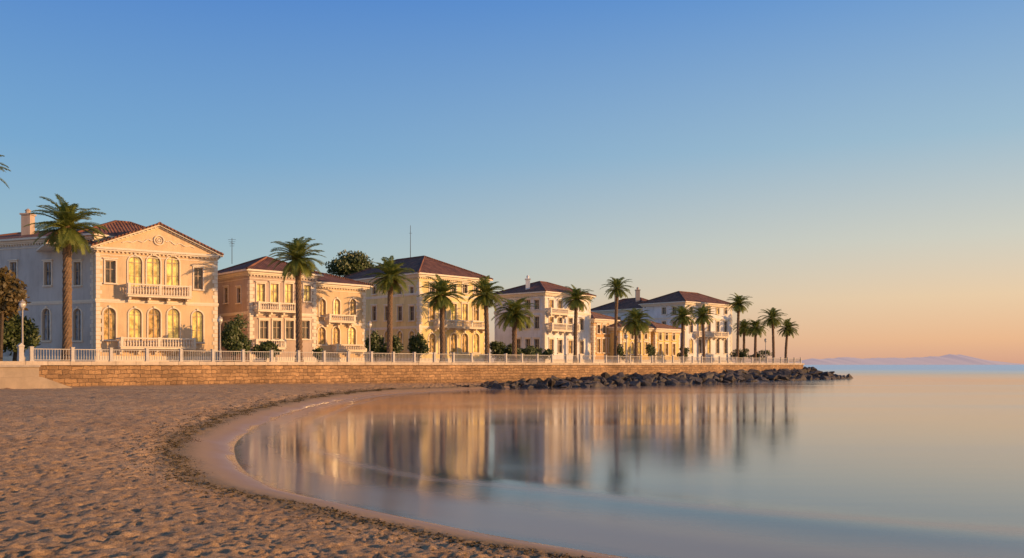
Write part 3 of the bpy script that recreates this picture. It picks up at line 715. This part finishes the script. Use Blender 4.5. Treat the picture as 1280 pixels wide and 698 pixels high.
for u in (2,4.5,7,9.5,11.5): h.rows(C_,'Lf',[u],[(A['z1']-3.4,A['z1']-1.9),(DECK+4.5,DECK+6.2)],.9,pane='dim')
h.finish([A,C_]); ra,_,_=h.hip(A,365); rb,_,_=h.hip(C_,373)
for t,top in ((4.0,361),(9.0,366)):
    q=P+bk*t+A['F'].d*3; h.chimney(rb,q.x,q.y,C_['z1'],H+(HY-top)*q.y/F,.75,'tan')

# ------------------------------------------------------------------ palms
def crown_mesh(name,seed,nf=52,droop=1.25):
    rnd=random.Random(seed); mb=MB()
    for i in range(nf):
        az=i*2.39996+rnd.uniform(-.3,.3); k=(i+.5)/nf
        e=R(84)-R(118)*k**.9+rnd.uniform(-.16,.16)
        Ln=1.0*(.78+.3*math.sin(math.pi*min(1,k*.9+.1)))*rnd.uniform(.82,1.12)
        dr=droop*rnd.uniform(.7,1.25)*(1.05-.35*k)
        n=12; pts=[]; p=Vector((0,0,-.04*k)); ds=Ln/n
        rad=Vector((math.cos(az),math.sin(az),0)); side=Vector((-math.sin(az),math.cos(az),0))
        tw=rnd.uniform(-.18,.18)
        for j in range(n+1):
            t=j/n; a=e-dr*t**1.4
            dirv=rad*math.cos(a)+Vector((0,0,math.sin(a)))+side*tw*t
            pts.append((p.copy(),dirv.normalized(),a)); p=p+dirv.normalized()*ds
        for j in range(n): mb.tube(pts[j][0],pts[j+1][0],.014*(1-j/n)+.003,.014*(1-(j+1)/n)+.003,3,False)
        m_=34
        for j in range(2,m_):
            t=j/m_; x=t*n; a_=int(x); fr_=x-a_
            q=pts[a_][0].lerp(pts[min(a_+1,n)][0],fr_); dv=pts[a_][1]; upv=side.cross(dv).normalized()*-1
            if upv.z<0 and abs(dv.z)<.95: upv=-upv
            ll=.26*math.sin(math.pi*min(.97,.12+.86*t))**.6*rnd.uniform(.7,1.2)
            for sg in (-1,1):
                out=(side*sg*.75+dv*(.5+.5*t)+upv*(.34-.25*t)).normalized()
                tip=q+out*ll+Vector((0,0,-.28*ll)); midp=q+out*ll*.55+Vector((0,0,-.02*ll))
                w=dv*.0155
                i0=len(mb.v)
                for vv in (q-w*.6,q+w*.6,midp+w,midp-w,tip): mb.pt(*vv)
                mb.f.append([i0,i0+1,i0+2,i0+3]); mb.f.append([i0+3,i0+2,i0+4])
    return mb.build(name,M['frond'],recalc=False)
def skirt_mesh(seed):
    rnd=random.Random(seed); mb=MB()
    for i in range(26):
        az=rnd.uniform(0,6.28); ln=rnd.uniform(.25,.5); rad=Vector((math.cos(az),math.sin(az),0)); side=Vector((-math.sin(az),math.cos(az),0))
        p=Vector((0,0,-.02))+rad*.04; n=5; a=R(rnd.uniform(-45,10)); q0=p
        for j in range(n):
            a-=R(14); q=q0+(rad*math.cos(a)+Vector((0,0,math.sin(a))))*ln/n
            mb.tube(q0,q,.012,.010,3,False)
            for sg in (-1,1):
                t=q+side*sg*.06+Vector((0,0,-.09)); i0=len(mb.v)
                for vv in (q0,q,t): mb.pt(*vv)
                mb.f.append([i0,i0+1,i0+2])
            q0=q
    mb.lathe(0,0,[(-.2,.075),(-.12,.11),(-.04,.12),(.03,.08),(.08,.02)],9)
    return mb.build('dead_frond_skirt',M['dead'],recalc=False)
crowns=[crown_mesh('crown',s,n,d) for s,n,d in ((1,56,1.2),(2,50,1.3),(3,66,1.55))]
skirts=[skirt_mesh(s) for s in (5,6)]
def trunk_mb(hh,r,lean,seed):
    rnd=random.Random(seed); mb=MB(); n=max(14,int(hh/.22)); k=10
    for j in range(n+1):
        t=j/n; rr=r*(1.35-.35*min(1,t*8) if t<.125 else 1-.12*t)*(1+.09*(j%2))*rnd.uniform(.96,1.04)
        if t>.9: rr*=1+.8*(t-.9)
        cx=lean[0]*t*t; cy=lean[1]*t*t
        for a in range(k):
            q=2*math.pi*a/k+j*.3; ra_=rr*rnd.uniform(.95,1.05); mb.pt(cx+ra_*math.cos(q),cy+ra_*math.sin(q),-.1+(hh+.1)*t)
    for j in range(n):
        for a in range(k): mb.f.append([j*k+a,j*k+(a+1)%k,(j+1)*k+(a+1)%k,(j+1)*k+a])
    return mb
used=set()
def palm(px,py,rpx,off,ci,label,tr=.27,lean=(0,0)):
    q=on_line(px,off); D=q.y; hh=zat(py,D)-DECK; rad=rpx*D/F
    o=empty('palm_tree',(q.x,q.y,DECK),label,'palm tree','palms along the promenade')
    t=trunk_mb(hh,tr,lean,int(px)+5).build('trunk',M['bark']); t.parent=o
    for src,sc in ((crowns[ci],rad),(skirts[int(px)%2],rad)):
        if src in used: c=src.copy(); col.objects.link(c)
        else: c=src; used.add(src)
        c.parent=o; c.location=(lean[0],lean[1],hh); c.scale=(sc,sc,sc); c.rotation_euler=(0,0,(px*1.7)%6.28)
PL=[(-42,214,46,3,1,'tall palm at the left edge, only its frond tips inside the picture',.27,(0,0)),
(84,284,47,3,0,'tallest thick palm in front of the pediment villa',.33,(0,0)),
(374,324,37,3,0,'tall palm in front of the pinkish beige house',.29,(-.15,0)),
(487,347,32,3,0,'palm between the beige house and the yellow villa, dark hedge at its foot',.29,(.1,0)),
(553,369,31,3,0,'left one of two palms before the yellow villa balcony',.27,(-.1,.1)),
(609,368,28,3,0,'palm at the right corner of the yellow villa',.27,(-.2,0)),
(643,392,30,3,2,'short full drooping palm between the yellow villa and the white house',.3,(0,0)),
(719,374,22,3,0,'upright palm before the right half of the white house',.25,(.15,0)),
(769,361,20,3,1,'tall slim palm between the orange cottage and the low yellow house',.22,(.3,0)),
(795,402,24,3,2,'short bushy palm before the low yellow house',.26,(0,0)),
(853,396,20,3,1,'palm at the left corner of the white mansion',.24,(.1,0)),
(880,395,18,6,0,'palm before the middle of the white mansion facade',.24,(-.2,0)),
(922,380,17,5,0,'tall palm just right of the white mansion',.24,(.2,0)),
(930,410,15,9,2,'low palm directly under the tall palm beside the mansion',.24,(0,0)),
(944,410,16,3,2,'low bushy palm between two taller ones near the promenade tip',.24,(.1,0)),
(967,398,18,3,1,'tall palm second from the promenade tip',.24,(-.2,0)),
(982,411,16,3,0,'last palm at the tip of the promenade',.24,(.4,0))]
for a in PL: palm(*a)

# ------------------------------------------------------------------ shrubs and trees
def foliage(mb,c,rx,ry,rz,n,leaf,rnd):
    cl=[(c[0],c[1],c[2]-.2*rz,.6)]
    for k in range(max(6,int(n/110))):
        a=rnd.uniform(0,6.28); e=rnd.uniform(-.8,1.3); rr=rnd.uniform(.35,.85)
        cl.append((c[0]+rx*rr*math.cos(a)*math.cos(e),c[1]+ry*rr*math.sin(a)*math.cos(e),c[2]+rz*rr*math.sin(e),rnd.uniform(.28,.45)))
    for k in range(n):
        q=rnd.choice(cl); v=Vector((rnd.gauss(0,1),rnd.gauss(0,1),rnd.gauss(0,1))).normalized()*rnd.uniform(.45,1.05)*q[3]
        p=Vector((q[0]+v.x*rx,q[1]+v.y*ry,q[2]+v.z*rz))
        a=Vector((rnd.gauss(0,1),rnd.gauss(0,1),rnd.gauss(0,1))).normalized(); b=a.orthogonal().normalized()
        s_=leaf*rnd.uniform(.6,1.3); i=len(mb.v)
        for t in (p-a*s_,p+b*s_*.55,p+a*s_,p-b*s_*.55): mb.pt(*t)
        mb.f.append([i,i+1,i+2,i+3])
def plant(name,px,ptop,pw,off,label,cat,m='leaf',pbase=None,n=1500,tall=False,D=None,group='shrubs behind the railing'):
    rnd=random.Random(int(px*7)+3)
    if D: q=Vector(((px-640)/F*D,D))
    else: q=on_line(px,off)
    D=q.y; zt=zat(ptop,D); r=pw/2*D/F
    zb=DECK+.1 if not pbase else zat(pbase,D)
    o=empty(name,(q.x,q.y,DECK),label,cat,group)
    mb=MB(); zc=(zt+zb)/2; hz=(zt-zb)/2
    foliage(mb,(q.x,q.y,zc),r,r*.9,hz,int(n*1.5),.12+.014*r if not tall else .19,rnd)
    mb.build('foliage' if not tall else 'crown',M[m],o,recalc=False)
    mb=MB()
    mb.tube((q.x,q.y,DECK-.1),(q.x+.1*r,q.y,zc),.06*r+.05,.04*r+.02,7)
    for k in range(6):
        a=k*1.05; mb.tube((q.x+.05*r,q.y,zc-hz*.5),(q.x+r*.6*math.cos(a),q.y+r*.6*math.sin(a),zc+hz*rnd.uniform(0,.6)),.03*r+.02,.015,5)
    mb.build('stem' if not tall else 'trunk',M['bark2'],o)
plant('dark_shrub',18,390,62,7,'dark hedge bush beside the left street lamp','shrub',n=2600)
plant('dark_shrub',-14,400,40,5,'dark bush at the left picture edge under the olive tree','shrub',n=1600)
plant('olive_tree',0,338,70,4,'brownish olive tree cut by the left picture edge','tree','leaf2',pbase=402,n=3400,tall=True,group=None)
plant('dark_shrub',293,394,42,6,'tall dark shrub between the pediment villa and the beige house','shrub',n=2200)
plant('dark_shrub',331,424,32,5,'low shrub before the beige house balcony','shrub',n=1200)
plant('dark_shrub',398,434,24,5,'small shrub under the ochre half of the beige house','shrub',n=800)
plant('dark_shrub',470,412,26,6,'dark shrub at the left corner of the yellow villa','shrub',n=1400)
plant('dark_shrub',488,418,28,5,'dark shrub around the foot of the palm near the yellow villa','shrub',n=1400)
plant('dark_shrub',523,417,30,6,'rounded shrub before the near corner of the yellow villa','shrub',n=1500)
plant('dark_shrub',621,424,28,6,'dark shrub just right of the yellow villa','shrub',n=1200)
plant('dark_shrub',638,430,34,5,'dark shrub under the short drooping palm','shrub',n=1400)
plant('dark_shrub',660,431,32,5,'low shrub at the left corner of the white house','shrub',n=1300)
plant('dark_shrub',680,434,26,5,'smallest shrub before the near corner of the white house','shrub',n=900)
plant('dark_shrub',773,431,18,5,'small shrub at the foot of the tall slim palm','shrub',n=700)
plant('dark_shrub',815,430,20,6,'shrub between the low yellow house and the gold house','shrub',n=700)
plant('dark_shrub',855,434,20,5,'shrub at the near corner of the white mansion','shrub',n=700)
plant('dark_shrub',925,434,26,6,'shrub at the right end of the white mansion','shrub',n=800)
plant('dark_shrub',950,437,30,6,'low shrub among the last palms of the promenade','shrub',n=800)
plant('broad_tree',438,316,58,0,'dark broad tree rising behind the roofs of beige house and yellow villa','tree','leaf',pbase=350,n=4800,tall=True,D=122,group=None)

# ------------------------------------------------------------------ street lamps
def lamp(px,ptop,off,label):
    q=on_line(px,off); D=q.y; zt=zat(ptop,D); x,y=q
    o=empty('street_lamp',(x,y,DECK),label,'street lamp','street lamps on the promenade')
    mb=MB(); mb.lathe(x,y,[(DECK,.2),(DECK+.3,.2),(DECK+.4,.12),(DECK+.9,.1),(DECK+1.0,.13),(DECK+1.1,.07),(zt-.62,.05),(zt-.55,.12),(zt-.5,.12)],9); mb.build('post',M['post'],o)
    mb=MB(); mb.lathe(x,y,[(zt-.49,.12),(zt-.38,.22),(zt-.2,.25),(zt-.08,.18)],10); l=mb.build('lantern',M['glass'],o,smooth=True)
    mb=MB(); mb.lathe(x,y,[(zt-.079,.24),(zt-.03,.2),(zt+.08,.05),(zt+.16,.02)],10); mb.build('cap',M['post'],o,l)
lamp(28,377,1.6,'white street lamp at the far left beside the dark hedge')
lamp(275,397,1.6,'street lamp before the right edge of the pediment villa')
lamp(462,403,1.6,'street lamp between the beige house and the yellow villa')
lamp(783,419,1.6,'street lamp left of the short bushy palm near the low yellow house')
lamp(957,424,1.6,'street lamp near the tip of the promenade')

# ------------------------------------------------------------------ breakwater
mk=[(582,4.4),(620,5.4),(660,6.4),(700,7.0),(800,7.0),(900,6.8),(1000,6.6)]
UW=[WALL.u(a) for a,_ in mk]+[WALL.L+10]; DW=[b for _,b in mk]+[4.6]
def outer(u): return float(np.interp(u,UW,DW))
def topz(u): return float(np.interp(u,[UW[0],UW[2],UW[4],WALL.L-15,WALL.L,WALL.L+5,WALL.L+10],[.25,.6,.95,1.3,1.45,1.1,.4]))
rnd=random.Random(4)
mb=MB(WALL); nu=90
for i in range(nu+1):
    u=UW[0]+1+(UW[-1]-UW[0]-2)*i/nu; o_=outer(u)-.8; t_=topz(u)-.2
    for j in range(6):
        fr_=j/5; d=.003 if j==0 and u<WALL.L+.1 else fr_*o_
        if u>WALL.L: d=(-5+ (o_+5)*fr_)
        zz=t_*(1-fr_)**.8 if u<=WALL.L else t_*math.sin(math.pi*min(1,.15+fr_*.85))
        mb.pt(u+rnd.uniform(-.3,.3),d,zz-.25+(rnd.uniform(-.25,.25) if j else 0))
for i in range(nu):
    for j in range(5):
        a=i*6+j; mb.f.append([a,a+1,a+7,a+6])
tag(mb.build('rubble_bank',M['rock']),kind='structure')
protos=[]
for k in range(10):
    r2=random.Random(100+k); bm=bmesh.new()
    for j in range(13):
        v=Vector((r2.gauss(0,1),r2.gauss(0,1),r2.gauss(0,1))).normalized(); bm.verts.new((v.x*r2.uniform(.85,1.35),v.y*r2.uniform(.7,1.05),v.z*r2.uniform(.5,.8)))
    bmesh.ops.convex_hull(bm,input=bm.verts)
    for v in [v for v in bm.verts if not v.link_faces]: bm.verts.remove(v)
    bmesh.ops.bevel(bm,geom=list(bm.edges),offset=.04,segments=1,affect='EDGES')
    me=bpy.data.meshes.new('boulder'); bm.to_mesh(me); bm.free(); me.materials.append(M['rock']); protos.append(me)
rnd=random.Random(5)
def rock(u,d,z,s_,label,name='boulder',cat='boulder',group='boulders of the breakwater'):
    o=bpy.data.objects.new(name,rnd.choice(protos)); col.objects.link(o); q=WALL.xy(u,d); o.location=(q.x,q.y,z)
    o.scale=(s_*rnd.uniform(.85,1.4),s_*rnd.uniform(.8,1.15),s_*rnd.uniform(.7,1.05)); o.rotation_euler=(rnd.uniform(-.45,.45),rnd.uniform(-.45,.45),rnd.uniform(0,6.28))
    tag(o,label,cat,group)
names=['dark wet boulder on the water edge of the heap','dark boulder low in the heap','dark boulder halfway up the heap','dark boulder on top of the heap']
n=71
for i in range(n):
    for j in range(4):
        t=(i+.25*j)/(n-.5); u=UW[0]+(UW[-1]-UW[0])*t+rnd.uniform(-.45,.45); fr_=(1,.72,.45,.16)[j]
        o_=outer(u); tz=topz(u); g=min(1,.6+t*1.3)
        where=' below the seawall' if u<WALL.L else ' beyond the promenade tip'
        if u<=WALL.L: d=o_*fr_+rnd.uniform(-.5,.5); z=tz*(1-fr_)**.8+rnd.uniform(-.15,.1)
        else: d=-4+(o_+4)*fr_+rnd.uniform(-.5,.5); z=tz*math.sin(math.pi*min(1,.12+fr_*.88))+rnd.uniform(-.15,.1)
        rock(u,d,z,rnd.choice((.6,.75,.9,1.05,1.2))*g,names[j]+where)
for i in range(30):
    px=rnd.uniform(485,600); u=WALL.u(px)
    rock(u,rnd.uniform(.6,4.0),.3,rnd.uniform(.12,.34),'small dark stone on the strip of sand where the breakwater starts','stone','stone','stones on the sand by the seawall')

# ------------------------------------------------------------------ seaweed wrack on the sand
rnd=random.Random(9); mb=MB()
ii=[i for i,p in enumerate(SH) if 6<p.y<84 and p.x<8]
P_=[SH[i] for i in ii]
Ls=[0]
for a,b in zip(P_[:-1],P_[1:]): Ls.append(Ls[-1]+(b-a).length)
cx=[];cy=[]
for k in range(30000):
    w=rnd.random()**1.35*Ls[-1]; j=max(0,min(len(P_)-2,int(np.searchsorted(Ls,w))-1))
    a,b=P_[j],P_[j+1]; t=(w-Ls[j])/(Ls[j+1]-Ls[j]); c0=a.lerp(b,t); d=(b-a).normalized()
    nl=Vector((-d.y,d.x))
    if nl.dot(Vector((-1,-.6)))<0: nl=-nl
    wob=.18*math.sin(w*.9)+.12*math.sin(w*2.3+1); dens=.5+.5*math.sin(w*3.1)*math.sin(w*1.27+.5)
    if rnd.random()>.5+.5*dens: continue
    off=1.55+wob+rnd.gauss(0,.15)+(rnd.random()<.3)*rnd.uniform(-.2,1.1)
    p=c0+nl*off; cx.append(p.x);cy.append(p.y)
cx=np.array(cx);cy=np.array(cy)
S3=shore(cx,cy)
for x,y,s_ in zip(cx,cy,S3):
    if s_<.8 or y>80: continue
    i=min(len(xs)-1,int(np.searchsorted(xs,x))); j=min(len(ys)-1,int(np.searchsorted(ys,y)))
    z=Z[j,i]+.005; L_=rnd.uniform(.010,.036)*(1+y*.012); a=rnd.uniform(0,6.28); c_,s2=math.cos(a)*L_,math.sin(a)*L_
    w=L_*rnd.uniform(.25,.5); i0=len(mb.v); wx_,wy_=-math.sin(a)*w,math.cos(a)*w
    mb.pt(x-c_,y-s2,z-.01);mb.pt(x+wx_,y+wy_,z+L_*.4);mb.pt(x+c_,y+s2,z+rnd.uniform(-.01,.012));mb.pt(x-wx_,y-wy_,z)
    mb.f.append([i0,i0+1,i0+2]); mb.f.append([i0,i0+2,i0+3])
M['weed']=simple('dried_seaweed',(.12,.085,.04),.85,6,.4)
o=mb.build('seaweed_line',M['weed'],recalc=False); tag(o,'dark line of dried seaweed curving along the sand above the waterline','seaweed',kind='stuff')

# ------------------------------------------------------------------ light, sky, camera
SA=R(100); SE=R(9)
sd=Vector((math.sin(SA)*math.cos(SE),math.cos(SA)*math.cos(SE),math.sin(SE)))
ld=bpy.data.lights.new('sun','SUN'); ld.energy=5.0; ld.angle=R(.6); ld.color=(1,.59,.26)
lo=bpy.data.objects.new('sun',ld); col.objects.link(lo); lo.rotation_euler=sd.to_track_quat('Z','Y').to_euler(); lo.location=(0,0,60)
w=bpy.data.worlds.new('World'); scene.world=w; w.use_nodes=True; nt=w.node_tree
bg=nt.nodes['Background']
sky=nt.nodes.new('ShaderNodeTexSky'); sky.sky_type='NISHITA'; sky.sun_disc=False; sky.sun_elevation=SE; sky.sun_rotation=SA
sky.air_density=1.0; sky.dust_density=1.0; sky.ozone_density=2.0
def lin(r,g,b): return tuple((x/255/12.92 if x<=10 else ((x/255+.055)/1.055)**2.4) for x in (r,g,b))+(1,)
tc=nt.nodes.new('ShaderNodeTexCoord'); sp=nt.nodes.new('ShaderNodeSeparateXYZ'); nrm=N(nt,'ShaderNodeVectorMath',operation='NORMALIZE')
L(nt,tc.outputs['Generated'],nrm.inputs[0]); L(nt,nrm.outputs[0],sp.inputs[0])
ra_=ramp(nt,sp.outputs[2],[(0,lin(210,176,154)),(.04,lin(200,190,174)),(.10,lin(160,188,194)),(.22,lin(116,165,206)),(.38,lin(78,132,204)),(1,lin(38,68,122))])
rb_=ramp(nt,sp.outputs[2],[(0,lin(218,164,140)),(.025,lin(238,184,142)),(.07,lin(238,204,165)),(.13,lin(212,208,192)),(.23,lin(160,190,208)),(.38,lin(104,154,212)),(1,lin(42,76,130))])
rc_=ramp(nt,sp.outputs[2],[(0,lin(255,170,100)),(.08,lin(255,205,140)),(.2,lin(240,215,180)),(.45,lin(150,180,210)),(1,lin(50,86,140))])
hz=N(nt,'ShaderNodeVectorMath',operation='DOT_PRODUCT'); L(nt,nrm.outputs[0],hz.inputs[0]); hz.inputs[1].default_value=(math.sin(SA),math.cos(SA),0)
f1=maprange(nt,hz.outputs['Value'],-.7,.42,0,1,True)
f2=maprange(nt,hz.outputs['Value'],.4,1,0,1,True)
m1=N(nt,'ShaderNodeMixRGB',blend_type='MIX'); L(nt,f1.outputs[0],m1.inputs[0]); L(nt,ra_.outputs[0],m1.inputs[1]); L(nt,rb_.outputs[0],m1.inputs[2])
m2=N(nt,'ShaderNodeMixRGB',blend_type='MIX'); L(nt,f2.outputs[0],m2.inputs[0]); L(nt,m1.outputs[0],m2.inputs[1]); L(nt,rc_.outputs[0],m2.inputs[2])
L(nt,sky.outputs[0],bg.inputs[0]); bg.inputs[1].default_value=.02
bg2=nt.nodes.new('ShaderNodeBackground'); L(nt,m2.outputs[0],bg2.inputs[0]); bg2.inputs[1].default_value=.9
ad=nt.nodes.new('ShaderNodeAddShader'); L(nt,bg.outputs[0],ad.inputs[0]); L(nt,bg2.outputs[0],ad.inputs[1]); L(nt,ad.outputs[0],nt.nodes['World Output'].inputs[0])
cam=bpy.data.cameras.new('camera'); co=bpy.data.objects.new('camera',cam); col.objects.link(co); scene.camera=co
co.location=(0,0,H); co.rotation_euler=(R(90),0,0); cam.sensor_width=36; cam.lens=F/1280*36; cam.shift_y=(HY-349)/1280; cam.clip_end=100000; cam.clip_start=.1
